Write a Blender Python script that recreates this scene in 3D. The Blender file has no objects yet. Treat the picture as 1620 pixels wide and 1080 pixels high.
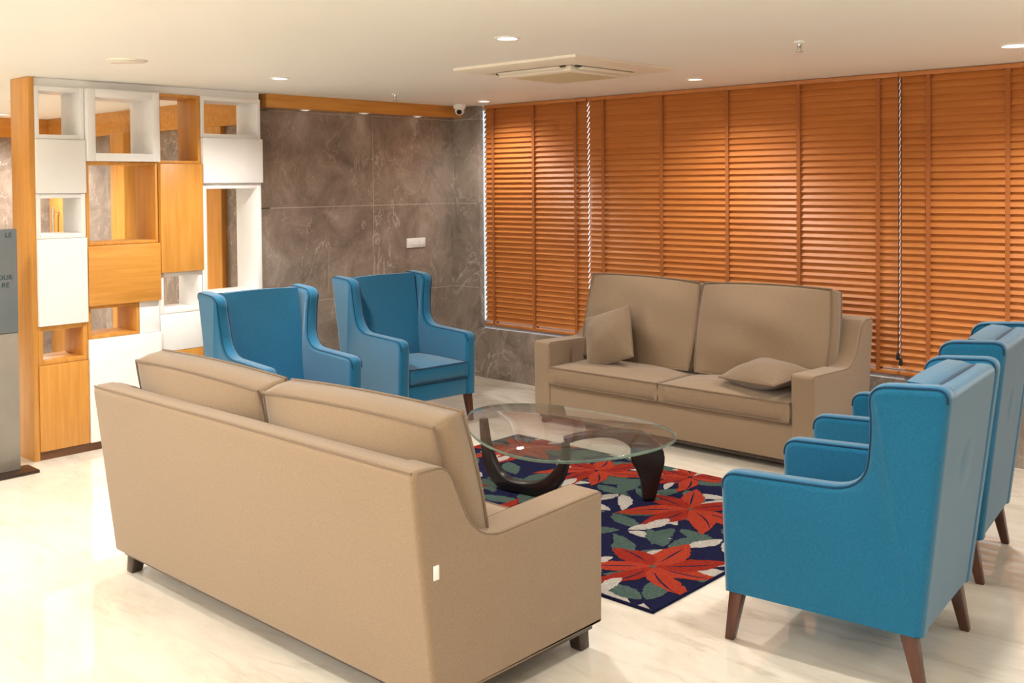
import bpy, bmesh, math, random
from mathutils import Vector, Matrix, Euler
rnd = random.Random(7)
S = bpy.context.scene
COL = S.collection
R = math.radians
H_CEIL = 2.455

# ------------------------------------------------------------------ materials
def lin(c):
    return tuple(((v/255.0)/12.92 if v/255.0 <= 0.04045 else (((v/255.0)+0.055)/1.055)**2.4) for v in c) + (1.0,)

def newmat(name):
    m = bpy.data.materials.new(name); m.use_nodes = True
    nt = m.node_tree
    b = nt.nodes.get('Principled BSDF')
    return m, nt, b

def N(nt, t, **kw):
    n = nt.nodes.new(t)
    for k, v in kw.items():
        if k in n.inputs: n.inputs[k].default_value = v
        else: setattr(n, k, v)
    return n

def ramp(nt, stops):
    r = nt.nodes.new('ShaderNodeValToRGB')
    e = r.color_ramp.elements
    e[0].position, e[0].color = stops[0]
    e[1].position, e[1].color = stops[-1]
    for p, c in stops[1:-1]:
        x = e.new(p); x.color = c
    return r

def basic(name, c1, c2=None, rough=0.5, scale=8.0, bump=0.0, bscale=None, metallic=0.0, stretch=(1,1,1), sheen=0.0, spec=0.5, coat=0.0, dist=0.01):
    m, nt, b = newmat(name)
    c2 = c2 or c1
    tc = N(nt, 'ShaderNodeTexCoord')
    mp = N(nt, 'ShaderNodeMapping'); mp.inputs['Scale'].default_value = stretch
    nt.links.new(tc.outputs['Object'], mp.inputs['Vector'])
    no = N(nt, 'ShaderNodeTexNoise', Scale=scale, Detail=5.0, Roughness=0.6)
    nt.links.new(mp.outputs['Vector'], no.inputs['Vector'])
    r = ramp(nt, [(0.32, lin(c1)), (0.68, lin(c2))])
    nt.links.new(no.outputs['Fac'], r.inputs['Fac'])
    nt.links.new(r.outputs['Color'], b.inputs['Base Color'])
    b.inputs['Roughness'].default_value = rough
    b.inputs['Metallic'].default_value = metallic
    b.inputs['Specular IOR Level'].default_value = spec
    b.inputs['Sheen Weight'].default_value = sheen
    b.inputs['Coat Weight'].default_value = coat
    if bump:
        n2 = N(nt, 'ShaderNodeTexNoise', Scale=bscale or scale, Detail=3.0)
        nt.links.new(mp.outputs['Vector'], n2.inputs['Vector'])
        bp = N(nt, 'ShaderNodeBump', Strength=bump, Distance=dist)
        nt.links.new(n2.outputs['Fac'], bp.inputs['Height'])
        nt.links.new(bp.outputs['Normal'], b.inputs['Normal'])
    return m

def marble(name, cols, vein, rough, scale, vein_amt, spec=0.5, stretch=(1, 1, 1), wd0=0.009, layers=3, dist=0.9):
    m, nt, b = newmat(name)
    tc = N(nt, 'ShaderNodeTexCoord')
    ms = N(nt, 'ShaderNodeMapping'); ms.inputs['Scale'].default_value = stretch
    ms.inputs['Rotation'].default_value = (0, 0, 0.5)
    nt.links.new(tc.outputs['Object'], ms.inputs['Vector'])
    n0 = N(nt, 'ShaderNodeTexNoise', Scale=scale, Detail=10.0, Roughness=0.72, Distortion=dist*0.9)
    nt.links.new(ms.outputs['Vector'], n0.inputs['Vector'])
    r0 = ramp(nt, [(0.30, lin(cols[0])), (0.5, lin(cols[1])), (0.70, lin(cols[2]))])
    nt.links.new(n0.outputs['Fac'], r0.inputs['Fac'])
    prev = r0.outputs['Color']
    for sc, wd, am, off in ((scale*0.5, wd0*0.8, vein_amt, 3.1), (scale*1.1, wd0, vein_amt*0.6, 9.7), (scale*2.2, wd0*1.3, vein_amt*0.35, 5.3))[:layers]:
        mp = N(nt, 'ShaderNodeMapping'); mp.inputs['Location'].default_value = (off, off*1.7, off*0.6)
        mp.inputs['Rotation'].default_value = (0.5, 0.4, 0.6) if layers == 3 else (0, 0, 0)
        mp.inputs['Scale'].default_value = (1.0, 1.0, 0.55)
        nt.links.new(ms.outputs['Vector'], mp.inputs['Vector'])
        n1 = N(nt, 'ShaderNodeTexNoise', Scale=sc, Detail=8.0, Roughness=0.6, Distortion=dist)
        nt.links.new(mp.outputs['Vector'], n1.inputs['Vector'])
        s = N(nt, 'ShaderNodeMath', operation='SUBTRACT'); s.inputs[1].default_value = 0.5
        nt.links.new(n1.outputs['Fac'], s.inputs[0])
        a = N(nt, 'ShaderNodeMath', operation='ABSOLUTE'); nt.links.new(s.outputs[0], a.inputs[0])
        rr = ramp(nt, [(0.0, (am, am, am, 1)), (wd*0.5, (am*0.5, am*0.5, am*0.5, 1)), (wd*1.6, (0, 0, 0, 1))])
        nt.links.new(a.outputs[0], rr.inputs['Fac'])
        n3 = N(nt, 'ShaderNodeTexNoise', Scale=sc*1.3, Detail=2.0)
        nt.links.new(tc.outputs['Object'], n3.inputs['Vector'])
        r3 = ramp(nt, [(0.40, (0, 0, 0, 1)), (0.58, (1, 1, 1, 1))])
        nt.links.new(n3.outputs['Fac'], r3.inputs['Fac'])
        mu = N(nt, 'ShaderNodeMath', operation='MULTIPLY')
        nt.links.new(rr.outputs['Color'], mu.inputs[0]); nt.links.new(r3.outputs['Color'], mu.inputs[1])
        mx = N(nt, 'ShaderNodeMix', data_type='RGBA')
        nt.links.new(mu.outputs[0], mx.inputs[0])
        nt.links.new(prev, mx.inputs[6]); mx.inputs[7].default_value = lin(vein)
        prev = mx.outputs[2]
    nt.links.new(prev, b.inputs['Base Color'])
    b.inputs['Roughness'].default_value = rough
    b.inputs['Specular IOR Level'].default_value = spec
    return m

def wood(name, c1, c2, rough=0.4, axis='Z', scale=3.0, coat=0.1, spec=0.5):
    st = {'Z': (9, 9, 0.6), 'X': (0.6, 9, 9), 'Y': (9, 0.6, 9)}[axis]
    return basic(name, c1, c2, rough=rough, scale=scale, stretch=st, bump=0.04, coat=coat, spec=spec)

def fabric(name, c1, c2, bump=0.15, sheen=0.25):
    return basic(name, c1, c2, rough=0.9, scale=150.0, bump=bump, bscale=380.0, sheen=sheen, spec=0.15)

def emit(name, c, s):
    m, nt, b = newmat(name)
    b.inputs['Base Color'].default_value = lin(c)
    b.inputs['Emission Color'].default_value = lin(c)
    b.inputs['Emission Strength'].default_value = s
    return m

M = {}
M['sofa'] = fabric('taupe_fabric', (137, 115, 93), (147, 125, 102))
M['sofa_pipe'] = fabric('taupe_piping', (118, 97, 78), (126, 105, 85))
M['blue'] = fabric('blue_fabric', (4, 88, 124), (13, 102, 140), bump=0.25, sheen=0.45)
M['blue_pipe'] = fabric('blue_piping', (2, 52, 82), (5, 60, 90))
M['pillow'] = fabric('pillow_fabric', (124, 104, 84), (136, 116, 95))
M['darkwood'] = wood('dark_wood', (38, 24, 18), (62, 40, 28), 0.35)
M['plinthwood'] = wood('brown_plinth_wood', (96, 60, 34), (120, 78, 46), 0.4, axis='Y')
M['legwood'] = wood('walnut_leg_wood', (62, 30, 18), (92, 48, 30), 0.35)
M['black'] = basic('black_lacquer', (16, 14, 16), (26, 22, 24), rough=0.3)
M['tablewood'] = wood('dark_stained_table_wood', (15, 12, 13), (26, 19, 18), 0.3)
M['honey'] = wood('honey_veneer', (192, 130, 54), (214, 152, 72), 0.38)
M['honey_h'] = wood('honey_veneer_flat', (192, 130, 54), (214, 152, 72), 0.38, axis='Y')
M['white'] = basic('white_lacquer', (236, 234, 232), (241, 239, 238), rough=0.35, scale=3)
M['ceil'] = basic('ceiling_paint', (246, 245, 236), (248, 247, 239), rough=0.6, scale=1.2)
M['paint'] = basic('wall_paint', (242, 240, 232), (245, 243, 236), rough=0.7, scale=1.2)
M['plastic'] = basic('white_plastic', (238, 236, 232), (244, 242, 238), rough=0.35, scale=5)
M['cream'] = basic('cream_plastic', (238, 228, 208), (242, 232, 214), rough=0.4, scale=5)
M['grille'] = basic('cream_grille', (200, 182, 146), (208, 192, 158), rough=0.5, scale=40)
M['dark'] = basic('dark_gap', (44, 38, 32), (54, 48, 42), rough=0.7)
M['slat'] = wood('blind_slat_wood', (184, 110, 51), (198, 125, 63), 0.45, axis='X', scale=2.0, coat=0.0, spec=0.45)
M['tape'] = basic('blind_tape_cloth', (158, 88, 38), (170, 98, 46), rough=0.85, scale=90, bump=0.1)
M['steel'] = basic('brushed_steel', (190, 190, 188), (205, 205, 203), rough=0.3, metallic=1.0, scale=30)
M['cord'] = basic('dark_cord', (40, 26, 18), (54, 36, 26), rough=0.7)
M['grout'] = basic('pale_joint_filler', (176, 164, 152), (184, 172, 160), rough=0.6)
M['marble'] = marble('brown_marble', [(112, 99, 90), (141, 127, 116), (168, 154, 142)], (216, 205, 194), 0.13, 2.8, 0.65, wd0=0.006)
M['floor'] = marble('cream_marble_floor', [(206, 194, 177), (225, 216, 202), (237, 230, 219)], (166, 150, 132), 0.04, 1.5, 0.45, stretch=(0.35, 1.4, 1), wd0=0.016, layers=2, dist=0.5, spec=1.0)
M['navy'] = basic('navy_pile', (18, 20, 52), (34, 36, 76), rough=0.95, scale=90, bump=1.0, bscale=160, spec=0.1, dist=0.02)
M['red'] = basic('red_pile', (132, 32, 22), (172, 52, 36), rough=0.95, scale=90, bump=1.0, bscale=160, spec=0.1, dist=0.02)
M['orange'] = basic('orange_red_pile', (156, 48, 30), (188, 70, 46), rough=0.95, scale=90, bump=1.0, bscale=160, spec=0.1, dist=0.02)
M['ivory'] = basic('ivory_pile', (172, 164, 156), (212, 205, 198), rough=0.95, scale=90, bump=1.0, bscale=160, spec=0.1, dist=0.02)
M['green'] = basic('green_pile', (64, 84, 80), (92, 112, 104), rough=0.95, scale=90, bump=1.0, bscale=160, spec=0.1, dist=0.02)
M['signblue'] = basic('grey_film', (100, 106, 108), (114, 119, 121), rough=0.12, scale=1)
M['signbrown'] = basic('bronze_glass', (132, 124, 114), (154, 146, 136), rough=0.1, scale=1)  # brown-grey reflection in the glass, painted as the panel's own colour
M['letters'] = basic('teal_grey_lettering', (42, 62, 68), (48, 70, 76), rough=0.5)
M['lamp'] = emit('lamp_lens', (255, 246, 232), 5.0)

# thin clear glass: transparent plus a facing-dependent mirror reflection
def clear_glass(name, tint, k=0.9):
    gm, nt, b = newmat(name); nt.nodes.remove(b)
    out = nt.nodes.get('Material Output')
    tr = N(nt, 'ShaderNodeBsdfTransparent'); tr.inputs['Color'].default_value = tint
    gl = N(nt, 'ShaderNodeBsdfGlossy'); gl.inputs['Roughness'].default_value = 0.0
    lw = N(nt, 'ShaderNodeLayerWeight'); lw.inputs['Blend'].default_value = 0.5
    pw = N(nt, 'ShaderNodeMath', operation='POWER'); pw.inputs[1].default_value = 5.0
    ml = N(nt, 'ShaderNodeMath', operation='MULTIPLY_ADD'); ml.inputs[1].default_value = k; ml.inputs[2].default_value = 0.03
    nt.links.new(lw.outputs['Facing'], pw.inputs[0]); nt.links.new(pw.outputs[0], ml.inputs[0])
    mxs = N(nt, 'ShaderNodeMixShader')
    nt.links.new(ml.outputs[0], mxs.inputs[0]); nt.links.new(tr.outputs[0], mxs.inputs[1]); nt.links.new(gl.outputs[0], mxs.inputs[2])
    nt.links.new(mxs.outputs[0], out.inputs['Surface'])
    return gm
M['glass'] = clear_glass('clear_glass', (0.975, 0.982, 0.978, 1))
em, nt, b = newmat('glass_edge')
b.inputs['Base Color'].default_value = lin((160, 192, 178)); b.inputs['Roughness'].default_value = 0.05
b.inputs['Transmission Weight'].default_value = 0.75
M['glass_edge'] = em

# ------------------------------------------------------------------ mesh helpers
def link(o, parent=None):
    COL.objects.link(o)
    if parent: o.parent = parent
    return o

def mobj(name, bm, mats, parent=None, world=False, angle=38, weighted=False):
    bmesh.ops.recalc_face_normals(bm, faces=bm.faces)
    if world and parent is not None:
        bmesh.ops.translate(bm, verts=bm.verts, vec=-Vector(parent.location))
    me = bpy.data.meshes.new(name); bm.to_mesh(me); bm.free()
    for m in (mats if isinstance(mats, (list, tuple)) else [mats]): me.materials.append(m)
    me.set_sharp_from_angle(angle=R(angle))
    o = link(bpy.data.objects.new(name, me), parent)
    if weighted:
        wn = o.modifiers.new('weighted_normal', 'WEIGHTED_NORMAL'); wn.mode = 'FACE_AREA'; wn.weight = 80; wn.keep_sharp = True
    return o

def merge(bm, tmp, matrix=None, mat=0, flat=()):
    if matrix is not None: bmesh.ops.transform(tmp, matrix=matrix, verts=tmp.verts)
    for f in tmp.faces:
        f.material_index = mat; f.smooth = True
    for f in flat:
        if f.is_valid: f.smooth = False
    me = bpy.data.meshes.new('tmp'); tmp.to_mesh(me); tmp.free()
    bm.from_mesh(me); bpy.data.meshes.remove(me)

def box(bm, x0, x1, y0, y1, z0, z1, bev=0.0, seg=2, matrix=None, mat=0):
    t = bmesh.new()
    bmesh.ops.create_cube(t, size=1.0)
    bmesh.ops.scale(t, vec=(x1-x0, y1-y0, z1-z0), verts=t.verts)
    bmesh.ops.translate(t, vec=((x0+x1)/2, (y0+y1)/2, (z0+z1)/2), verts=t.verts)
    if bev: bmesh.ops.bevel(t, geom=list(t.edges), offset=bev, segments=seg, profile=0.5, affect='EDGES')
    merge(bm, t, matrix, mat)

def B(*a, **k):
    bm = bmesh.new(); box(bm, *a, **k); return bm

def fillet(pts, n=6):
    out = []; L = len(pts)
    for i in range(L):
        p = Vector(pts[i][:2]); r = pts[i][2]
        if r <= 0: out.append(p); continue
        a = Vector(pts[i-1][:2]); c = Vector(pts[(i+1) % L][:2])
        da = (a-p); dc = (c-p)
        la = min(r, da.length*0.48); lc = min(r, dc.length*0.48)
        pa = p + da.normalized()*la; pc = p + dc.normalized()*lc
        for k in range(n+1):
            t = k/n
            out.append(pa*(1-t)**2 + p*2*t*(1-t) + pc*t*t)
    return out

def inset(pts, d):
    L = len(pts); area = sum(pts[i].x*pts[(i+1) % L].y - pts[(i+1) % L].x*pts[i].y for i in range(L))
    s = 1 if area > 0 else -1
    out = []
    for i in range(L):
        e1 = (pts[i]-pts[i-1]); e2 = (pts[(i+1) % L]-pts[i])
        if e1.length < 1e-7: e1 = e2
        if e2.length < 1e-7: e2 = e1
        e1 = e1.normalized(); e2 = e2.normalized()
        n1 = Vector((-e1.y, e1.x))*s; n2 = Vector((-e2.y, e2.x))*s
        m = n1+n2
        m = m.normalized() if m.length > 1e-6 else n1
        out.append(pts[i] + m*d/max(0.5, m.dot(n1)))
    return out

def prism(bm, pts, t0, t1, r=0.02, matrix=None, seg=4, fn=None):
    """profile pts in (y,z) extruded along x from t0 to t1, rounded rims, flat triangulated caps"""
    from mathutils.geometry import tessellate_polygon
    t = bmesh.new(); rings = []
    for k in range(seg+1):
        a = k/seg*math.pi/2
        rings.append((t0 + r*(1-math.cos(a)), r*(1-math.sin(a))))
    for k in range(seg, -1, -1):
        a = k/seg*math.pi/2
        rings.append((t1 - r*(1-math.cos(a)), r*(1-math.sin(a))))
    vr = []
    for x, d in rings:
        q = inset(pts, d) if d > 1e-6 else pts
        vr.append([t.verts.new((x, p.x, p.y)) for p in q])
    L = len(pts)
    for a, c in zip(vr[:-1], vr[1:]):
        for i in range(L):
            t.faces.new((a[i], a[(i+1) % L], c[(i+1) % L], c[i]))
    caps = []
    for ring in (vr[0], vr[-1]):
        tris = tessellate_polygon([[Vector((v.co.y, v.co.z, 0.0)) for v in ring]])
        for tr in tris:
            try: caps.append(t.faces.new([ring[i] for i in tr]))
            except ValueError: pass
    bmesh.ops.recalc_face_normals(t, faces=t.faces)
    if fn:
        for v in t.verts: fn(v)
    merge(bm, t, matrix, 0, caps)

def tube(bm, path, rad, seg=8, closed=False, matrix=None):
    t = bmesh.new(); P = [Vector(p) for p in path]; n = len(P)
    rings = []; nrm = None
    for i in range(n):
        if closed: tan = (P[(i+1) % n]-P[i-1])
        else: tan = P[min(i+1, n-1)]-P[max(i-1, 0)]
        tan.normalize()
        if nrm is None:
            nrm = tan.orthogonal().normalized()
        else:
            nrm = nrm - tan*nrm.dot(tan)
            nrm = nrm.normalized() if nrm.length > 1e-6 else tan.orthogonal().normalized()
        bn = tan.cross(nrm)
        r = rad[i] if isinstance(rad, (list, tuple)) else rad
        rings.append([t.verts.new(P[i] + (nrm*math.cos(2*math.pi*k/seg)+bn*math.sin(2*math.pi*k/seg))*r) for k in range(seg)])
    for i in range(n if closed else n-1):
        a = rings[i]; c = rings[(i+1) % n]
        for k in range(seg):
            t.faces.new((a[k], a[(k+1) % seg], c[(k+1) % seg], c[k]))
    if not closed:
        t.faces.new(rings[0]); t.faces.new(list(reversed(rings[-1])))
    merge(bm, t, matrix)

def lathe(bm, prof, seg=32, matrix=None):
    t = bmesh.new(); rings = []
    for r, z in prof:
        if r < 1e-6: rings.append([t.verts.new((0, 0, z))])
        else: rings.append([t.verts.new((r*math.cos(2*math.pi*k/seg), r*math.sin(2*math.pi*k/seg), z)) for k in range(seg)])
    for a, c in zip(rings[:-1], rings[1:]):
        for k in range(seg):
            va = [a[0]] if len(a) == 1 else [a[k], a[(k+1) % seg]]
            vc = [c[0]] if len(c) == 1 else [c[(k+1) % seg], c[k]]
            if len(va)+len(vc) >= 3: t.faces.new(va+vc)
    merge(bm, t, matrix)

def cushion_xy(u, v, w, h, k):
    return (u*w/2*math.sqrt(1-k*v*v/2), v*h/2*math.sqrt(1-k*u*u/2))

def cushion(bm, w, h, tb, tp, k=0.08, n=20, matrix=None, pw=4, wob=0.0, seed=1, tpb=None):
    t = bmesh.new(); rr = random.Random(seed)
    ph = [rr.uniform(0, 6.28) for _ in range(4)]
    def row(sgn):
        g = []
        tq = tp if (sgn > 0 or tpb is None) else tpb
        for i in range(n+1):
            u = -1+2*i/n; u = math.sin(u*math.pi/2)*0.35+u*0.65
            line = []
            for j in range(n+1):
                v = -1+2*j/n; v = math.sin(v*math.pi/2)*0.35+v*0.65
                x, y = cushion_xy(u, v, w, h, k)
                env = (1-abs(u)**pw)*(1-abs(v)**pw)
                z = tb + tq*env + wob*env*(math.sin(5*u+ph[0]+2*v)*0.5+math.sin(6*v+ph[1]-3*u)*0.5)
                line.append(t.verts.new((x, y, sgn*z)))
            g.append(line)
        for i in range(n):
            for j in range(n):
                t.faces.new((g[i][j], g[i+1][j], g[i+1][j+1], g[i][j+1]))
        return g
    a = row(1); c = row(-1)
    def rim(g): return [g[i][0] for i in range(n)]+[g[n][j] for j in range(n)]+[g[i][n] for i in range(n, 0, -1)]+[g[0][j] for j in range(n, 0, -1)]
    ra, rc = rim(a), rim(c); L = len(ra)
    mid = [t.verts.new((ra[i].co.x*1.016, ra[i].co.y*1.016, 0)) for i in range(L)]
    for i in range(L):
        j = (i+1) % L
        t.faces.new((ra[i], ra[j], mid[j], mid[i])); t.faces.new((mid[i], mid[j], rc[j], rc[i]))
    merge(bm, t, matrix)

def cushion_rim(w, h, z, k=0.08, n=20):
    pts = []
    seq = [(-1+2*i/n, -1) for i in range(n)]+[(1, -1+2*i/n) for i in range(n)]+[(1-2*i/n, 1) for i in range(n)]+[(-1, 1-2*i/n) for i in range(n)]
    for u, v in seq:
        x, y = cushion_xy(u, v, w, h, k); pts.append((x, y, z))
    return pts

def taper(bm, top, bot, wt, wb):
    t = bmesh.new()
    a = [t.verts.new((top[0]+sx*wt/2, top[1]+sy*wt/2, top[2])) for sx, sy in ((-1, -1), (1, -1), (1, 1), (-1, 1))]
    c = [t.verts.new((bot[0]+sx*wb/2, bot[1]+sy*wb/2, bot[2])) for sx, sy in ((-1, -1), (1, -1), (1, 1), (-1, 1))]
    for i in range(4): t.faces.new((a[i], a[(i+1) % 4], c[(i+1) % 4], c[i]))
    t.faces.new(a); t.faces.new(c)
    bmesh.ops.recalc_face_normals(t, faces=t.faces)
    bmesh.ops.bevel(t, geom=list(t.edges), offset=min(wb, wt)*0.12, segments=2, profile=0.5, affect='EDGES')
    merge(bm, t)

def tag(o, label=None, cat=None, group=None, kind=None):
    if label: o['label'] = label
    if cat: o['category'] = cat
    if group: o['group'] = group
    if kind: o['kind'] = kind
    return o

def empty(name, loc, rz=0, label=None, cat=None, group=None):
    o = bpy.data.objects.new(name, None); COL.objects.link(o)
    o.empty_display_size = 0.1
    o.location = loc; o.rotation_euler = (0, 0, rz)
    return tag(o, label, cat, group)

def copy_tree(o, parent=None):
    c = o.copy(); COL.objects.link(c); c.parent = parent
    for ch in list(o.children): copy_tree(ch, c)
    return c

def struct(name, bm, mats, label=None):
    o = mobj(name, bm, mats)
    return tag(o, label, None, None, 'structure')

# ------------------------------------------------------------------ room shell
WX, WY = -6.82, 6.60           # marble wall plane, blind wall plane
struct('floor', B(-10.9, 2.6, -2.6, 7.0, -0.1, 0.0), M['floor'])
struct('ceiling', B(-10.9, 2.6, -2.6, 7.0, H_CEIL, H_CEIL+0.1), M['ceil'])
bm = bmesh.new()
box(bm, WX-0.3, WX-0.001, 4.6, 6.9, 0, H_CEIL, mat=1)
ys = [4.44, 5.64, 6.60]; zs = [0.0, 0.045, 0.81, 1.573, 2.335, H_CEIL]
for i in range(2):
    for j in range(5):
        box(bm, WX-0.14, WX, ys[i]+0.003, ys[i+1]-0.003, zs[j]+0.003, zs[j+1]-0.003)
struct('wall_left', bm, [M['marble'], M['grout']])
bm = bmesh.new()
box(bm, WX, -6.505, WY+0.001, 6.66, 0, H_CEIL, mat=1)
for j in range(5): box(bm, WX, -6.50, WY, 6.665, zs[j]+0.003, zs[j+1]-0.003)
xs = [-6.82, -6.50, -5.3, -4.1, -2.9, -1.7, -0.5, 0.3]
for i in range(7): box(bm, xs[i]+0.0018, xs[i+1]-0.0018, WY if i else 6.665, 6.9, 0, 0.45)
struct('wall_back', bm, [M['marble'], M['grout']])
struct('wall_far', B(0.3, 2.6, WY, 6.9, 0, H_CEIL), M['paint'])
struct('wall_right', B(2.5, 2.6, -2.6, 6.6, 0, H_CEIL), M['paint'])
struct('wall_front', B(-10.8, 2.5, -2.6, -2.5, 0, H_CEIL), M['paint'])
struct('wall_end', B(-10.9, -10.8, -2.5, 4.6, 0, H_CEIL), M['marble'])
struct('wall_corridor', B(-10.8, WX-0.14, 4.6, 4.75, 0, H_CEIL), M['marble'])
bm = bmesh.new()
box(bm, -10.8, WX-0.15, 4.55, 4.6, 2.24, H_CEIL, 0.004)
box(bm, -10.8, -10.75, -2.5, 4.55, 2.26, H_CEIL, 0.004)
struct('trim_1', bm, M['honey_h'])
k = 2
for x0, x1, dp in ((-7.90, -7.44, 0.05), (-9.06, -8.80, 0.20)):
    struct('trim_%d' % k, B(x0, x1, 4.6-dp, 4.6, 0, 2.24, 0.004), M['honey']); k += 1
d = struct('door_1', B(-10.74, -10.05, 4.555, 4.6, 0.01, 2.2, 0.004), M['honey'])
bm = bmesh.new()
tube(bm, [(-10.50, 4.49, 0.95), (-10.50, 4.49, 1.55)], 0.016, 10)
for z in (1.0, 1.5): tube(bm, [(-10.50, 4.49, z), (-10.50, 4.56, z)], 0.010, 8)
mobj('door_handle', bm, M['steel'], d)
wins = [(-6.82, -5.27), (-5.27, -2.68), (-2.68, 0.30)]
for i, (a, c) in enumerate(wins):
    bm = bmesh.new()
    f = 0.03
    box(bm, a, a+f, 6.80, 6.86, 0.45, H_CEIL); box(bm, c-f, c, 6.80, 6.86, 0.45, H_CEIL)
    box(bm, a+f, c-f, 6.80, 6.86, 0.45, 0.45+f); box(bm, a+f, c-f, 6.80, 6.86, H_CEIL-f, H_CEIL)
    w = struct('window_%d' % (i+1), bm, M['plastic'])
    mobj('pane', B(a+f, c-f, 6.825, 6.833, 0.45+f, H_CEIL-f), M['glass'], w)
struct('trim_4', B(WX, WX+0.12, 4.5, 6.6, 2.352, H_CEIL, 0.003), M['honey_h'])

# ------------------------------------------------------------------ wooden blinds
def blind(x0, x1, tapes, label, cord=None):
    yb = 6.655
    root = empty('wooden_blind', ((x0+x1)/2, yb, 0.47), 0, label, 'blind', 'wooden slat blinds on the window wall')
    mobj('headrail', B(x0, x1, yb-0.022, yb+0.026, H_CEIL-0.032, H_CEIL-0.003, 0.003), M['slat'], root, True)
    bm = bmesh.new(); z = H_CEIL-0.050; pitch = 0.0445
    while z > 0.515:
        a = R(58 + rnd.uniform(-2.5, 2.5))
        mt = Matrix.Translation((0, yb, z)) @ Matrix.Rotation(a, 4, 'X')
        box(bm, x0, x1, -0.0272, 0.0272, -0.0016, 0.0016, matrix=mt)
        z -= pitch
    mobj('slats', bm, M['slat'], root, True)
    mobj('bottom_rail', B(x0, x1, yb-0.022, yb+0.022, 0.472, 0.497, 0.004), M['slat'], root, True)
    for tx in tapes:
        bm = bmesh.new()
        box(bm, tx-0.014, tx+0.014, yb-0.0235, yb-0.0225, 0.49, H_CEIL-0.03)
        box(bm, tx-0.014, tx+0.014, yb+0.0235, yb+0.0245, 0.49, H_CEIL-0.03)
        mobj('ladder_tape', bm, M['tape'], root, True)
    if cord:
        bm = bmesh.new()
        for dx in (0, 0.018):
            tube(bm, [(cord+dx, yb-0.045, H_CEIL-0.04), (cord+dx+0.003, yb-0.05, 1.6), (cord+dx-0.002, yb-0.05, 0.62-dx*2)], 0.003, 6)
        co = mobj('pull_cord', bm, M['cord'], root, True)
        for dx in (0, 0.018):
            bm = bmesh.new(); lathe(bm, [(0, 0.05), (0.008, 0.048), (0.014, 0.01), (0.010, 0), (0, 0)], 12, Matrix.Translation((cord+dx-0.002, yb-0.05, 0.575-dx*2)))
            bmesh.ops.translate(bm, verts=bm.verts, vec=-Vector(root.location))
            mobj('tassel', bm, M['black'], co)
    return root
blind(-6.462, -5.281, [-6.35, -5.87, -5.40], 'narrow wooden slat blind beside the brown marble wall')
blind(-5.267, -2.684, [-5.11, -4.54, -3.96, -3.39, -2.82], 'wide wooden slat blind directly behind the far taupe sofa')
blind(-2.6795, 0.28, [-2.49, -2.01, -1.5, -1.0, -0.5, 0.1], 'wooden slat blind behind the right pair of blue chairs, cut by the right photo edge', cord=-2.672)

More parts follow.
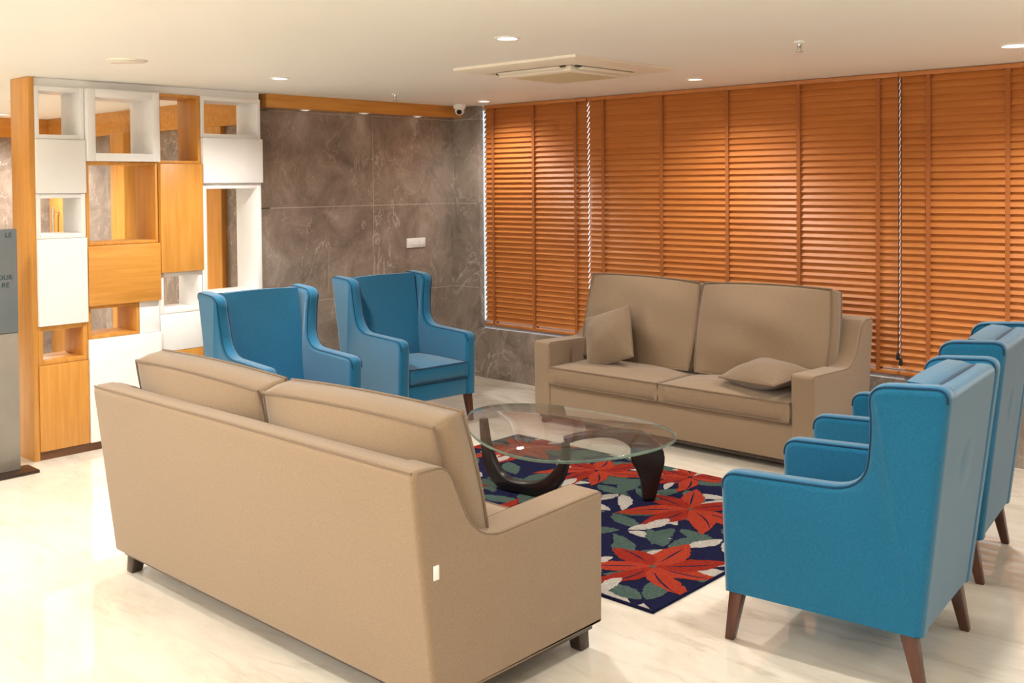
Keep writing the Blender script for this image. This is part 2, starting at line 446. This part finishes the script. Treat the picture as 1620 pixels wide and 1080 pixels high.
# ------------------------------------------------------------------ sofas
def sofa(loc, rz, L, D, label, ztop, bw, byc, zb=0.10, tag_side=False):
    root = empty('sofa', loc, rz, label, 'sofa', 'taupe two-seater sofas')
    ra = -D/2; fr = D/2; AT = 0.15
    bp = fillet([(ra, zb, 0.01), (ra-0.095, 0.866, 0.035), (ra+0.02, 0.868, 0.035), (ra+0.13, zb, 0.01)])
    bm = bmesh.new(); prism(bm, bp, -L/2, L/2, 0.02)
    bk = mobj('back', bm, M['sofa'], root, weighted=True)
    bm = bmesh.new()
    tube(bm, [(-L/2+0.01, ra-0.086, 0.859), (0, ra-0.086, 0.861), (L/2-0.01, ra-0.086, 0.859)], 0.005, 6)
    mobj('piping', bm, M['sofa_pipe'], bk)
    ap = fillet([(ra+0.02, zb, 0.0), (ra-0.075, 0.862, 0.02), (ra+0.065, 0.862, 0.06), (ra+0.19, 0.58, 0.14), (fr, 0.60, 0.03), (fr-0.005, zb, 0.01)], 8)
    for s in (-1, 1):
        bm = bmesh.new()
        a, c = (L/2-AT, L/2+0.001) if s > 0 else (-L/2-0.001, -L/2+AT)
        prism(bm, ap, a, c, 0.018)
        am = mobj('arm', bm, M['sofa'], root, weighted=True)
        bm = bmesh.new()
        q = inset(ap, 0.018*0.29)
        for xx in (a+0.005, c-0.005):
            pth = [(xx, p.x, p.y) for p in q if p.y > 0.12]
            tube(bm, pth, 0.0035, 6)
        mobj('piping', bm, M['sofa_pipe'], am)
    W = L-2*AT
    mobj('base', B(-W/2-0.01, W/2+0.01, ra+0.10, fr-0.015, zb, 0.295, 0.012), M['sofa'], root)
    mobj('base_trim', B(-L/2+0.03, L/2-0.03, ra+0.03, fr-0.03, zb-0.025, zb+0.002, 0.003), M['darkwood'], root)
    for sx in (-1, 1):
        for sy in (-1, 1):
            bm = bmesh.new()
            y = (ra+0.07) if sy < 0 else (fr-0.07)
            taper(bm, (sx*(L/2-0.075), y, zb-0.01), (sx*(L/2-0.068), y+sy*0.012, 0.0), 0.065, 0.052)
            mobj('leg', bm, M['darkwood'], root)
    cw = W/2-0.006
    for s in (-1, 1):
        cx = s*(W/4)
        dpt = D-0.22
        mt = Matrix.Translation((cx, fr-dpt/2+0.012, 0.362))
        bm = bmesh.new(); cushion(bm, cw, dpt, 0.058, 0.042, 0.03, matrix=mt, pw=2.5, seed=s+5, wob=0.006)
        c = mobj('seat_cushion', bm, M['sofa'], root, angle=80)
        bm = bmesh.new()
        for z in (0.058, -0.058): tube(bm, cushion_rim(cw, dpt, z, 0.03), 0.0065, 6, True, mt)
        mobj('piping', bm, M['sofa_pipe'], c)
        hh = ztop-0.43
        mt = Matrix.Translation((s*bw/2, ra+byc, 0.43+hh/2-0.012)) @ Matrix.Rotation(R(90+13), 4, 'X') @ Matrix.Rotation(R(s*0.8), 4, 'Z')
        bm = bmesh.new(); cushion(bm, bw-0.008, hh, 0.068, 0.120, 0.15, matrix=mt, pw=2.1, wob=0.016, seed=s+9, tpb=0.075)
        c = mobj('back_cushion', bm, M['sofa'], root, angle=80)
        bm = bmesh.new()
        for z in (0.068, -0.068): tube(bm, cushion_rim(bw-0.008, hh, z, 0.15), 0.0065, 6, True, mt)
        mobj('piping', bm, M['sofa_pipe'], c)
    if tag_side:
        bm = bmesh.new(); box(bm, L/2-0.006, L/2+0.004, ra-0.008, ra+0.016, 0.508, 0.554, 0.002)
        t = mobj('care_tag', bm, M['plastic'], root); t['label'] = 'small white fabric care tag'
    return root
sofa((-3.415, 2.60, 0), 0, 2.14, 0.86, 'taupe two-seater sofa seen from behind, in the foreground', 1.0, 1.015, 0.205, 0.10, True)
sofa((-3.87, 5.98, 0), math.pi, 2.20, 0.75, 'taupe two-seater sofa facing the camera in front of the blinds', 1.07, 0.985, 0.215, 0.065)

def pillow(loc, eul, w, h, label, tp=0.095, k=-0.03, pw=2.2):
    root = tag(bpy.data.objects.new('throw_pillow', None), label, 'pillow', 'loose throw pillows on the far sofa')
    COL.objects.link(root); root.location = loc; root.rotation_euler = eul
    bm = bmesh.new(); cushion(bm, w, h, 0.008, tp, k, pw=pw, wob=0.008, seed=int(w*100))
    mobj('pillow_cover', bm, M['pillow'], root, angle=80)
    bm = bmesh.new(); tube(bm, cushion_rim(w*1.01, h*1.01, 0, k), 0.006, 6, True)
    mobj('piping', bm, M['sofa_pipe'], root)
    return root
pillow((-4.45, 5.83, 0.645), Euler((R(67), R(-19), R(6)), 'XYZ'), 0.385, 0.38, 'square taupe throw pillow propped upright at the left end of the far sofa')
pillow((-3.20, 5.82, 0.532), Euler((R(8), R(-2), R(-14)), 'XYZ'), 0.47, 0.37, 'taupe throw pillow lying flat near the right arm of the far sofa', 0.076, 0.10, 3.0)

# ------------------------------------------------------------------ blue wing chairs
def make_chair():
    root = empty('wingback_chair', (0, 0, 0))
    prof = fillet([(0.345, 0.20, 0.01), (0.36, 0.655, 0.07), (-0.185, 0.672, 0.13), (-0.215, 0.90, 0.15), (-0.205, 1.052, 0.085), (-0.49, 1.070, 0.06), (-0.385, 0.20, 0.01)], 8)
    rr = 0.032; FL = 0.04
    def fx(z): return FL*max(0.0, (z-0.62)/0.43)**1.3
    for s in (-1, 1):
        def flare(v, s=s):
            v.co.x += s*fx(v.co.z)
            if v.co.z < 0.236: v.co.z = 0.20
        a, c = (0.255, 0.345) if s > 0 else (-0.345, -0.255)
        bm = bmesh.new(); prism(bm, prof, a, c, rr, fn=flare, seg=5)
        am = mobj('arm', bm, M['blue'], root, weighted=True)
        q = inset(prof, rr*0.29); bm = bmesh.new()
        for xx in (a+rr*0.29, c-rr*0.29):
            pth = []
            for p in q:
                if p.y > 0.25:
                    pth.append((xx + s*fx(p.y), p.x, p.y))
            tube(bm, pth, 0.005, 6)
        mobj('piping', bm, M['blue_pipe'], am)
    bp = fillet([(-0.38, 0.20, 0.01), (-0.482, 1.048, 0.04), (-0.39, 1.048, 0.04), (-0.27, 0.20, 0.01)])
    bm = bmesh.new(); prism(bm, bp, -0.30, 0.30, 0.01)
    mobj('back_panel', bm, M['blue'], root, weighted=True)
    mt = Matrix.Translation((0, -0.318, 0.733)) @ Matrix.Rotation(R(90+8), 4, 'X')
    bm = bmesh.new(); cushion(bm, 0.545, 0.65, 0.050, 0.080, 0.08, matrix=mt, pw=2.3, tpb=-0.02)
    c = mobj('backrest', bm, M['blue'], root, angle=80)
    bm = bmesh.new(); tube(bm, cushion_rim(0.545, 0.65, 0.050, 0.08), 0.008, 6, True, mt)
    mobj('piping', bm, M['blue_pipe'], c)
    mobj('seat_frame', B(-0.262, 0.262, -0.30, 0.335, 0.20, 0.325, 0.012), M['blue'], root)
    mt = Matrix.Translation((0, 0.055, 0.388))
    bm = bmesh.new(); cushion(bm, 0.520, 0.60, 0.052, 0.034, 0.03, matrix=mt, pw=2.6)
    c = mobj('seat_cushion', bm, M['blue'], root, angle=80)
    bm = bmesh.new()
    for z in (0.052, -0.052): tube(bm, cushion_rim(0.520, 0.60, z, 0.03), 0.006, 6, True, mt)
    mobj('piping', bm, M['blue_pipe'], c)
    for sx in (-1, 1):
        bm = bmesh.new(); taper(bm, (sx*0.295, 0.30, 0.21), (sx*0.30, 0.335, 0.0), 0.055, 0.034); mobj('leg', bm, M['legwood'], root)
        bm = bmesh.new(); taper(bm, (sx*0.295, -0.325, 0.21), (sx*0.30, -0.370, 0.0), 0.055, 0.034); mobj('leg', bm, M['legwood'], root)
    return root
proto = make_chair()
spots = [(-5.51, 3.83, -5.0, 'blue wingback armchair between the divider screen and the foreground sofa'),
         (-5.72, 5.07, -5.5, 'blue wingback armchair in front of the marble wall, nearest the window corner'),
         (-1.73, 3.75, 185.5, 'blue wingback armchair in the right foreground, seen from its side'),
         (-1.91, 4.85, 187.5, 'blue wingback armchair behind the right foreground one, by the window blinds')]
for i, (x, y, a, lb) in enumerate(spots):
    o = proto if i == 0 else copy_tree(proto)
    o.location = (x, y, 0); o.rotation_euler = (0, 0, R(a-90))
    tag(o, lb, 'armchair', 'blue wingback armchairs')

# ------------------------------------------------------------------ rug
RX0, RX1, RY0, RY1 = -4.78, -2.38, 3.40, 5.22
bm = bmesh.new()
box(bm, RX0, RX1, RY0, RY1, 0.0, 0.012, 0.004)
zc = [0.0122]
r2 = random.Random(31)
def leaf(cx, cy, ang, l, w, mat, base=0.0, bend=0.0):
    n = 18; t = bmesh.new()
    prof = [(i/n, math.sin(math.pi*(i/n)**0.85)**0.95) for i in range(n+1)]
    j = min(0.006, w*0.06)
    lft = [(base+a*l, b_*w/2+r2.uniform(-j, j)+bend*a*a*l) for a, b_ in prof]; rgt = [(base+a*l, -b_*w/2+r2.uniform(-j, j)+bend*a*a*l) for a, b_ in prof[1:-1]][::-1]
    ca, sa = math.cos(ang), math.sin(ang)
    vs = []
    for a, b_ in lft+rgt:
        x = cx+a*ca-b_*sa; y = cy+a*sa+b_*ca
        vs.append((min(max(x, RX0+0.008), RX1-0.008), min(max(y, RY0+0.008), RY1-0.008)))
    if max(v[0] for v in vs)-min(v[0] for v in vs) < 0.015 or max(v[1] for v in vs)-min(v[1] for v in vs) < 0.015: t.free(); return
    z = zc[0]; zc[0] += 0.000008
    bv = [t.verts.new((x, y, z)) for x, y in vs]
    f = t.faces.new(bv); f.normal_update()
    if f.normal.z < 0: f.normal_flip()
    merge(bm, t, None, mat)
for gx in range(8):
    for gy in range(7):
        x = RX0+0.12+gx*0.32+r2.uniform(-.06, .06)+(0.16 if gy % 2 else 0); y = RY0+0.10+gy*0.28+r2.uniform(-.05, .05)
        kd = (gx+gy*2) % 3; a0 = r2.uniform(0, 6.28)
        bd = r2.uniform(-.3, .3)
        if kd == 0:
            for q, l in ((-0.6, .24), (0.4, .28)): leaf(x, y, a0+q, l, 0.085, 2, 0.02, bd)
            leaf(x, y, a0+3.1, 0.28, 0.11, 3, 0.02, bd)
        elif kd == 1:
            for q, l in ((-0.5, .28), (0.6, .26)): leaf(x, y, a0+q, l, 0.105, 3, 0.02, bd)
            leaf(x, y, a0+3.0, 0.24, 0.08, 2, 0.02, bd)
        else:
            leaf(x, y, a0, 0.25, 0.08, 2, 0.03, bd)
            for q in (2.2, 3.4): leaf(x, y, a0+q, 0.26, 0.10, 3, 0.03, bd)
for x, y, a0, sc in ((-2.98, 4.60, 0.3, 1), (-2.66, 3.80, 0.0, 1), (-4.50, 4.95, 0.7, 1), (-3.75, 3.75, 0.5, 1), (-4.45, 3.95, 0.1, 1), (-3.80, 4.85, 0.2, 1), (-2.55, 4.98, 0.5, .75), (-3.3, 5.1, 0.2, .75)):
    for q in range(7):
        an = a0+q*math.pi/3.5+r2.uniform(-.28, .28); l = r2.uniform(.27, .43)*sc; bd = r2.uniform(-.45, .45)
        leaf(x, y, an, l, r2.uniform(.115, .16)*sc, 1 if q % 2 else 4, 0.01, bd)
        leaf(x, y, an, l*0.7, 0.011, 0, 0.06, bd*0.7)
    for q, m, l in ((0.5, 2, .22), (2.6, 3, .26), (4.4, 2, .20)):
        an = a0+q+r2.uniform(-.2, .2)
        leaf(x, y, an, l*sc, 0.07*sc if m == 2 else 0.09*sc, m, 0.20*sc, r2.uniform(-.35, .35))
rug = mobj('rug', bm, [M['navy'], M['red'], M['ivory'], M['green'], M['orange']])
tag(rug, 'navy rug with red flowers and ivory and green leaves under the glass table', 'rug')

# ------------------------------------------------------------------ coffee table
ctrl = [(-4.08, 4.03), (-4.25, 4.24), (-4.26, 4.44), (-4.13, 4.60), (-3.87, 4.69), (-3.51, 4.715), (-3.23, 4.68), (-3.01, 4.53), (-2.94, 4.31), (-2.96, 4.08), (-3.04, 3.87), (-3.15, 3.74), (-3.34, 3.67), (-3.61, 3.72), (-3.88, 3.86)]
TC = (-3.56, 4.24)
tb = empty('coffee_table', (TC[0], TC[1], zc[0]+0.0003), 0, 'low coffee table with rounded glass top on dark curved wooden legs', 'coffee table')
out = []; n = len(ctrl)
for i in range(n):
    p0, p1, p2, p3 = [Vector(ctrl[(i+k-1) % n]) for k in range(4)]
    for s in range(5):
        t = s/5
        out.append(0.5*((2*p1)+(p2-p0)*t+(2*p0-5*p1+4*p2-p3)*t*t+(3*p1-p0-3*p2+p3)*t**3))
pr = [Vector((p.x-TC[0], p.y-TC[1])) for p in out]
bm = bmesh.new()
rotp = Matrix(((0, 1, 0, 0), (0, 0, 1, 0), (1, 0, 0, 0), (0, 0, 0, 1)))
prism(bm, pr, 0.388, 0.403, 0.003, rotp, seg=2)
bmesh.ops.recalc_face_normals(bm, faces=bm.faces)
for f in bm.faces: f.material_index = 0 if abs(f.normal.z) > 0.95 else 1
o = mobj('glass_top', bm, [M['glass'], M['glass_edge']], tb); o['label'] = 'clear rounded glass top'
def curved_leg(path, origin, target, th):
    d = Vector((target[0]-origin[0], target[1]-origin[1])); d.normalize()
    P = []
    m = len(path)
    for i in range(m-1):
        a = [Vector(path[min(max(i+k-1, 0), m-1)]) for k in range(4)]
        for s in range(5):
            t = s/5
            P.append(0.5*((2*a[1])+(a[2]-a[0])*t+(2*a[0]-5*a[1]+4*a[2]-a[3])*t*t+(3*a[1]-a[0]-3*a[2]+a[3])*t**3))
    P.append(Vector(path[-1]))
    lf, rt = [], []
    for i, p in enumerate(P):
        tn = P[min(i+1, len(P)-1)]-P[max(i-1, 0)]
        tn = Vector((tn.x, tn.y)).normalized(); nn = Vector((-tn.y, tn.x))
        c = Vector((p.x, p.y))
        for lst, sg in ((lf, 1), (rt, -1)):
            q = c+nn*p.z*sg; q.y = min(max(q.y, 0.0), 0.387); lst.append(q)
    poly = lf+rt[::-1]
    clean = [poly[0]]
    for q in poly[1:]:
        if (q-clean[-1]).length > 0.004: clean.append(q)
    mt = Matrix(((-d.y, d.x, 0, origin[0]-TC[0]), (d.x, d.y, 0, origin[1]-TC[1]), (0, 0, 1, 0), (0, 0, 0, 1)))
    b2 = bmesh.new(); prism(b2, clean, -th/2, th/2, 0.010, mt, seg=3)
    mobj('leg', b2, M['tablewood'], tb)
PV = (-3.56, 4.26)
curved_leg([(-0.01, 0.33, .014), (0.0, 0.21, .026), (0.10, 0.072, .046), (0.27, 0.034, .032), (0.41, 0.046, .040), (0.49, 0.12, .042), (0.53, 0.24, .028), (0.55, 0.387, .018)], PV, (-4.12, 4.19), 0.05)
curved_leg([(0.46, 0.0, .032), (0.468, 0.12, .056), (0.455, 0.24, .092), (0.39, 0.335, .054), (0.26, 0.366, .020), (0.11, 0.362, .018), (0.0, 0.335, .020)], PV, (-3.22, 4.60), 0.05)

# ------------------------------------------------------------------ divider screen
dv = empty('room_divider', (-6.79, 3.56, 0), 0, 'tall open divider screen of stacked white and honey wood boxes', 'room divider')
X0, X1 = -6.93, -6.65
def solid(y0, y1, z0, z1, m, pro=0.0):
    nm = {'white': 'white_panel', 'honey': 'wood_panel', 'honey_h': 'wood_panel'}[m]
    mobj(nm, B(X0, X1+pro, y0+0.001, y1-0.001, z0+0.001, z1-0.001, 0.004), M[m], dv, True)
def frame(y0, y1, z0, z1, m, th=0.03, pro=0.0):
    nm = 'white_open_box' if m == 'white' else 'wood_open_box'
    bm = bmesh.new(); a, c = X0, X1+pro
    box(bm, a, c, y0+0.001, y0+th, z0+0.001, z1-0.001, 0.002); box(bm, a, c, y1-th, y1-0.001, z0+0.001, z1-0.001, 0.002)
    box(bm, a, c, y0+th, y1-th, z0+0.001, z0+th, 0.002); box(bm, a, c, y0+th, y1-th, z1-th, z1-0.001, 0.002)
    mobj(nm, bm, M[m], dv, True)
mobj('side_post', B(X0, X1, 2.70, 2.735, 0, H_CEIL-0.002, 0.002), M['honey'], dv, True)
mobj('plinth', B(X0+0.01, X1-0.005, 2.735, 4.41, 0, 0.055), M['plinthwood'], dv, True)
mobj('top_rail', B(X0+0.02, X1-0.02, 2.735, 4.41, 2.40, H_CEIL-0.002), M['white'], dv, True)
c1 = (2.735, 3.058); c2 = (3.06, 3.572); c3 = (3.574, 3.905); c4 = (3.907, 4.41)
frame(*c1, 2.06, 2.40, 'white', 0.03); solid(*c1, 1.71, 2.06, 'white', 0.02); frame(*c1, 1.42, 1.71, 'white', 0.03)
solid(*c1, 0.86, 1.42, 'white', 0.02); frame(*c1, 0.61, 0.86, 'honey', 0.03); solid(*c1, 0.055, 0.61, 'honey', 0.01)
frame(*c2, 1.92, 2.40, 'white', 0.055, 0.04); frame(*c2, 1.36, 1.92, 'honey', 0.022); solid(*c2, 0.96, 1.36, 'honey_h', 0.03)
frame(3.06, 3.42, 0.74, 0.96, 'honey', 0.022); solid(3.42, 3.572, 0.74, 0.96, 'white', 0.0); solid(*c2, 0.055, 0.74, 'white', 0.02)
frame(*c3, 1.91, 2.40, 'honey', 0.022); solid(*c3, 1.146, 1.91, 'honey', 0.03); frame(*c3, 0.855, 1.146, 'white', 0.03)
solid(*c3, 0.59, 0.855, 'white', 0.0); solid(*c3, 0.055, 0.59, 'honey', 0.0)
frame(*c4, 2.10, 2.40, 'white', 0.03); solid(*c4, 1.77, 2.10, 'white', 0.03); frame(*c4, 0.93, 1.77, 'white', 0.04)
frame(*c4, 0.5, 0.93, 'honey', 0.022); solid(*c4, 0.055, 0.5, 'white', 0.0)

# ------------------------------------------------------------------ sign panel at the left edge
sg = empty('sign_panel', (-6.49, 2.2, 0), 0, 'grey glossy sign panel with small lettering at the left photo edge', 'sign')
mobj('lower_panel', B(-6.51, -6.475, 1.86, 2.545, 0.02, 0.865, 0.004), M['signbrown'], sg, True)
mobj('sign_face', B(-6.51, -6.47, 1.86, 2.545, 0.866, 1.50, 0.004), M['signblue'], sg, True)
mobj('base_plate', B(-6.56, -6.38, 1.80, 2.62, 0.0, 0.02, 0.004), M['darkwood'], sg, True)
for txt, z in (('LE', 1.45), ('OUR', 1.192), ('RE', 1.146)):
    cu = bpy.data.curves.new('lettering', 'FONT'); cu.body = txt; cu.size = 0.042; cu.align_x = 'RIGHT'; cu.extrude = 0.0006
    tmp = bpy.data.objects.new('lettering', cu); COL.objects.link(tmp)
    me = bpy.data.meshes.new_from_object(tmp.evaluated_get(bpy.context.evaluated_depsgraph_get()))
    bpy.data.objects.remove(tmp)
    me.name = 'lettering'; me.materials.clear(); me.materials.append(M['letters'])
    o = link(bpy.data.objects.new('lettering', me), sg)
    o.location = Vector((-6.469, 2.515 if txt != 'RE' else 2.495, z))-Vector(sg.location)
    o.rotation_euler = (R(90), 0, R(90))

# ------------------------------------------------------------------ wall plate, camera, sprinklers, covers
sw = empty('switch_plate', (WX, 6.12, 1.23), 0, 'white rectangular switch plate on the brown marble wall', 'switch plate')
mobj('cover', B(0.0005, 0.010, -0.11, 0.11, -0.042, 0.042, 0.003), M['plastic'], sw)
bm = bmesh.new()
for q in (-0.07, 0.0, 0.07): box(bm, 0.010, 0.013, q-0.03, q+0.03, -0.026, 0.026, 0.001)
mobj('rocker', bm, M['plastic'], sw)

cc = empty('security_camera', (-6.53, 6.40, H_CEIL), 0, 'small white dome security camera with black lens at the ceiling corner', 'camera')
bm = bmesh.new(); lathe(bm, [(0, 0), (0.055, 0), (0.055, -0.03), (0.045, -0.04), (0, -0.04)], 24); mobj('base', bm, M['plastic'], cc)
bm = bmesh.new(); lathe(bm, [(0.04, -0.04), (0.042, -0.06), (0.032, -0.085), (0.0, -0.098)], 24); mobj('housing', bm, M['plastic'], cc)
bm = bmesh.new(); lathe(bm, [(0, 0), (0.022, 0), (0.022, 0.012), (0, 0.012)], 16, Matrix.Translation((0.022, -0.026, -0.07)) @ Matrix.Rotation(R(-50), 4, 'Z') @ Matrix.Rotation(R(75), 4, 'Y')); mobj('lens', bm, M['black'], cc)

def sprinkler(x, y, label):
    r = empty('sprinkler', (x, y, H_CEIL), 0, label, 'sprinkler', 'ceiling sprinkler heads')
    bm = bmesh.new(); lathe(bm, [(0, 0), (0.03, 0), (0.028, -0.008), (0.012, -0.012), (0, -0.012)], 20); mobj('escutcheon', bm, M['plastic'], r)
    bm = bmesh.new(); lathe(bm, [(0.012, -0.011), (0.011, -0.025), (0.005, -0.03), (0.005, -0.048), (0, -0.048)], 14)
    for s in (-1, 1): tube(bm, [(s*0.010, 0, -0.024), (s*0.013, 0, -0.036), (0, 0, -0.05)], 0.002, 6)
    mobj('nozzle', bm, M['steel'], r)
    bm = bmesh.new(); lathe(bm, [(0, -0.05), (0.018, -0.05), (0.018, -0.053), (0, -0.053)], 16); mobj('deflector', bm, M['steel'], r)
sprinkler(-2.45, 4.81, 'small ceiling sprinkler head between the cassette unit and the right photo edge')
sprinkler(-6.07, 5.25, 'small ceiling sprinkler head in front of the wooden pelmet')

vp = empty('ceiling_speaker', (-5.46, 2.76, H_CEIL), 0, 'flat round white cover on the ceiling near the divider screen', 'ceiling cover')
bm = bmesh.new(); lathe(bm, [(0, -0.012), (0.09, -0.012), (0.105, -0.008), (0.11, 0), (0, 0)], 32); mobj('cover', bm, M['cream'], vp)
bm = bmesh.new(); lathe(bm, [(0.085, -0.0125), (0.088, -0.0155), (0.092, -0.0125)], 32); mobj('rim', bm, M['plastic'], vp)

ac = empty('ceiling_air_conditioner', (-4.03, 4.85, H_CEIL), 0, 'square cream air conditioning cassette with central grille in the ceiling', 'air conditioner')
h = 0.48
bm = bmesh.new()
t = bmesh.new()
lv = [(h, 0.0), (h, -0.015), (h-0.05, -0.030), (0.345, -0.034), (0.345, -0.026), (0.275, -0.026), (0.275, -0.05)]
rings = [[t.verts.new((sx*r_, sy*r_, z)) for sx, sy in ((-1, -1), (1, -1), (1, 1), (-1, 1))] for r_, z in lv]
for a, c in zip(rings[:-1], rings[1:]):
    for i in range(4): t.faces.new((a[i], a[(i+1) % 4], c[(i+1) % 4], c[i]))
merge(bm, t)
mobj('panel', bm, M['cream'], ac, angle=20)
bm = bmesh.new(); box(bm, -0.285, 0.285, -0.285, 0.285, -0.060, -0.028, 0.008)
gp = mobj('grille_frame', bm, M['cream'], ac)
bm = bmesh.new(); box(bm, -0.225, 0.225, -0.225, 0.225, -0.0615, -0.055)
for i in range(14):
    y = -0.205+i*0.0315; box(bm, -0.22, 0.22, y-0.009, y+0.009, -0.064, -0.061)
mobj('grille', bm, M['grille'], ac)
for k in range(4):
    mt = Matrix.Rotation(k*math.pi/2, 4, 'Z')
    bm = bmesh.new(); box(bm, -0.25, 0.25, 0.288, 0.342, -0.0345, -0.025, matrix=mt); sl = mobj('air_slot', bm, M['dark'], ac)
    bm = bmesh.new(); box(bm, -0.245, 0.245, -0.018, 0.018, -0.002, 0.002, 0.0015, matrix=mt @ Matrix.Translation((0, 0.325, -0.044)) @ Matrix.Rotation(R(20), 4, 'X'))
    mobj('flap', bm, M['cream'], ac)

# ------------------------------------------------------------------ downlights
WARM = (1.0, 0.95, 0.87)
GP = 0.66
def downlight(x, y, label, power=95, r=0.05, ang=150, z=H_CEIL, col=WARM):
    root = empty('downlight', (x, y, z), 0, label, 'ceiling light', 'recessed ceiling downlights')
    bm = bmesh.new(); lathe(bm, [(r, 0), (r+0.014, 0), (r+0.014, -0.005), (r, -0.008), (r-0.004, -0.002), (r-0.004, 0)], 32); mobj('trim_ring', bm, M['plastic'], root)
    bm = bmesh.new(); lathe(bm, [(0, -0.004), (r-0.004, -0.003)], 32); mobj('lens', bm, M['lamp'], root)
    ld = bpy.data.lights.new('downlight_lamp', 'SPOT'); ld.energy = power*GP; ld.color = col
    ld.spot_size = R(ang); ld.spot_blend = 0.9; ld.shadow_soft_size = 0.07
    lo = bpy.data.objects.new('downlight_lamp', ld); COL.objects.link(lo); lo.parent = root; lo.location = (0, 0, -0.03)
downlight(-3.38, 3.64, 'round recessed downlight nearest the camera, before the cassette unit', 180)
downlight(-5.68, 3.92, 'round recessed downlight above the blue chair beside the divider', 300)
downlight(-6.09, 6.26, 'round recessed downlight in the window corner beside the dome camera', 75)
downlight(-3.84, 6.02, 'round recessed downlight above the far sofa close to the blinds', 115)
downlight(-1.71, 5.77, 'bright recessed downlight at the top right corner of the photo', 170, 0.07)
for x, y, p in ((-5.6, 1.75, 240), (-3.4, 1.0, 180), (-1.3, 3.3, 150), (-1.2, 1.0, 80), (0.9, 3.6, 100), (0.9, 1.0, 80), (0.9, 5.8, 140)):
    downlight(x, y, 'recessed ceiling downlight outside the photo', p)
for x, y, p in ((-8.6, 3.4, 380), (-8.6, 1.2, 180), (-10.2, 3.9, 360)):
    downlight(x, y, 'recessed ceiling downlight of the lobby behind the divider', p)
for y in (4.9, 5.5, 6.1):
    downlight(WX+0.065, y, 'tiny recessed spot in the wooden pelmet', 0.5, 0.03, 100, 2.352)
for x, y in ((-3.2, -0.9), (-0.6, -0.9), (-5.8, -0.9)):  # unseen panels added as soft fill for surfaces facing the viewpoint
    root = empty('ceiling_panel_light', (x, y, H_CEIL), 0, 'square flat LED ceiling panel behind the viewpoint, outside the photo', 'ceiling light', 'LED ceiling panels')
    mobj('frame', B(-0.31, 0.31, -0.31, 0.31, -0.012, -0.001, 0.003), M['plastic'], root)
    mobj('diffuser', B(-0.29, 0.29, -0.29, 0.29, -0.016, -0.0125), M['plastic'], root)
    ld = bpy.data.lights.new('panel_lamp', 'AREA'); ld.energy = 65*GP; ld.color = (1, 0.965, 0.92); ld.shape = 'SQUARE'; ld.size = 0.56
    lo = bpy.data.objects.new('panel_lamp', ld); COL.objects.link(lo); lo.parent = root; lo.location = (0, 0, -0.02)
# added fill lamps shaped as bowl uplighters, unseen, to brighten the ceiling
for x in (-7.6, -5.0, -2.4, 0.4):
    root = empty('wall_uplighter', (x, -2.5, 1.80), R(-90), 'bowl shaped wall uplighter behind the viewpoint, outside the photo', 'wall lamp', 'wall uplighters')
    bm = bmesh.new(); lathe(bm, [(0.0, -0.10), (0.07, -0.085), (0.12, -0.03), (0.135, 0.03), (0.127, 0.03), (0.11, -0.025), (0.06, -0.075), (0.0, -0.09)], 28, Matrix.Translation((-0.15, 0, 0))); mobj('bowl', bm, M['plastic'], root)
    mobj('bracket', B(-0.05, -0.001, -0.03, 0.03, -0.08, 0.0, 0.004), M['steel'], root)
    ld = bpy.data.lights.new('uplighter_lamp', 'POINT'); ld.energy = 100; ld.color = WARM; ld.shadow_soft_size = 0.06
    lo = bpy.data.objects.new('uplighter_lamp', ld); COL.objects.link(lo); lo.parent = root; lo.location = (-0.15, 0, 0.01)

# ------------------------------------------------------------------ world, camera
w = bpy.data.worlds.new('daylight'); S.world = w; w.use_nodes = True
bg = w.node_tree.nodes['Background']; bg.inputs['Color'].default_value = (0.9, 0.95, 1.0, 1); bg.inputs['Strength'].default_value = 1.1
cd = bpy.data.cameras.new('camera'); cam = bpy.data.objects.new('camera', cd); COL.objects.link(cam)
cd.sensor_fit = 'HORIZONTAL'; cd.sensor_width = 36; cd.lens = 36; cd.shift_y = -(540-324)/1620
cam.matrix_world = Matrix.Translation((0, 0, 1.75)) @ Matrix.Rotation(R(42.7), 4, 'Z') @ Matrix.Rotation(R(90-1.2), 4, 'X') @ Matrix.Rotation(R(-0.5), 4, 'Z')
cd.clip_start = 0.05
S.camera = cam
S.view_settings.view_transform = 'Standard'
S.view_settings.look = 'None'
S.view_settings.exposure = 0.0
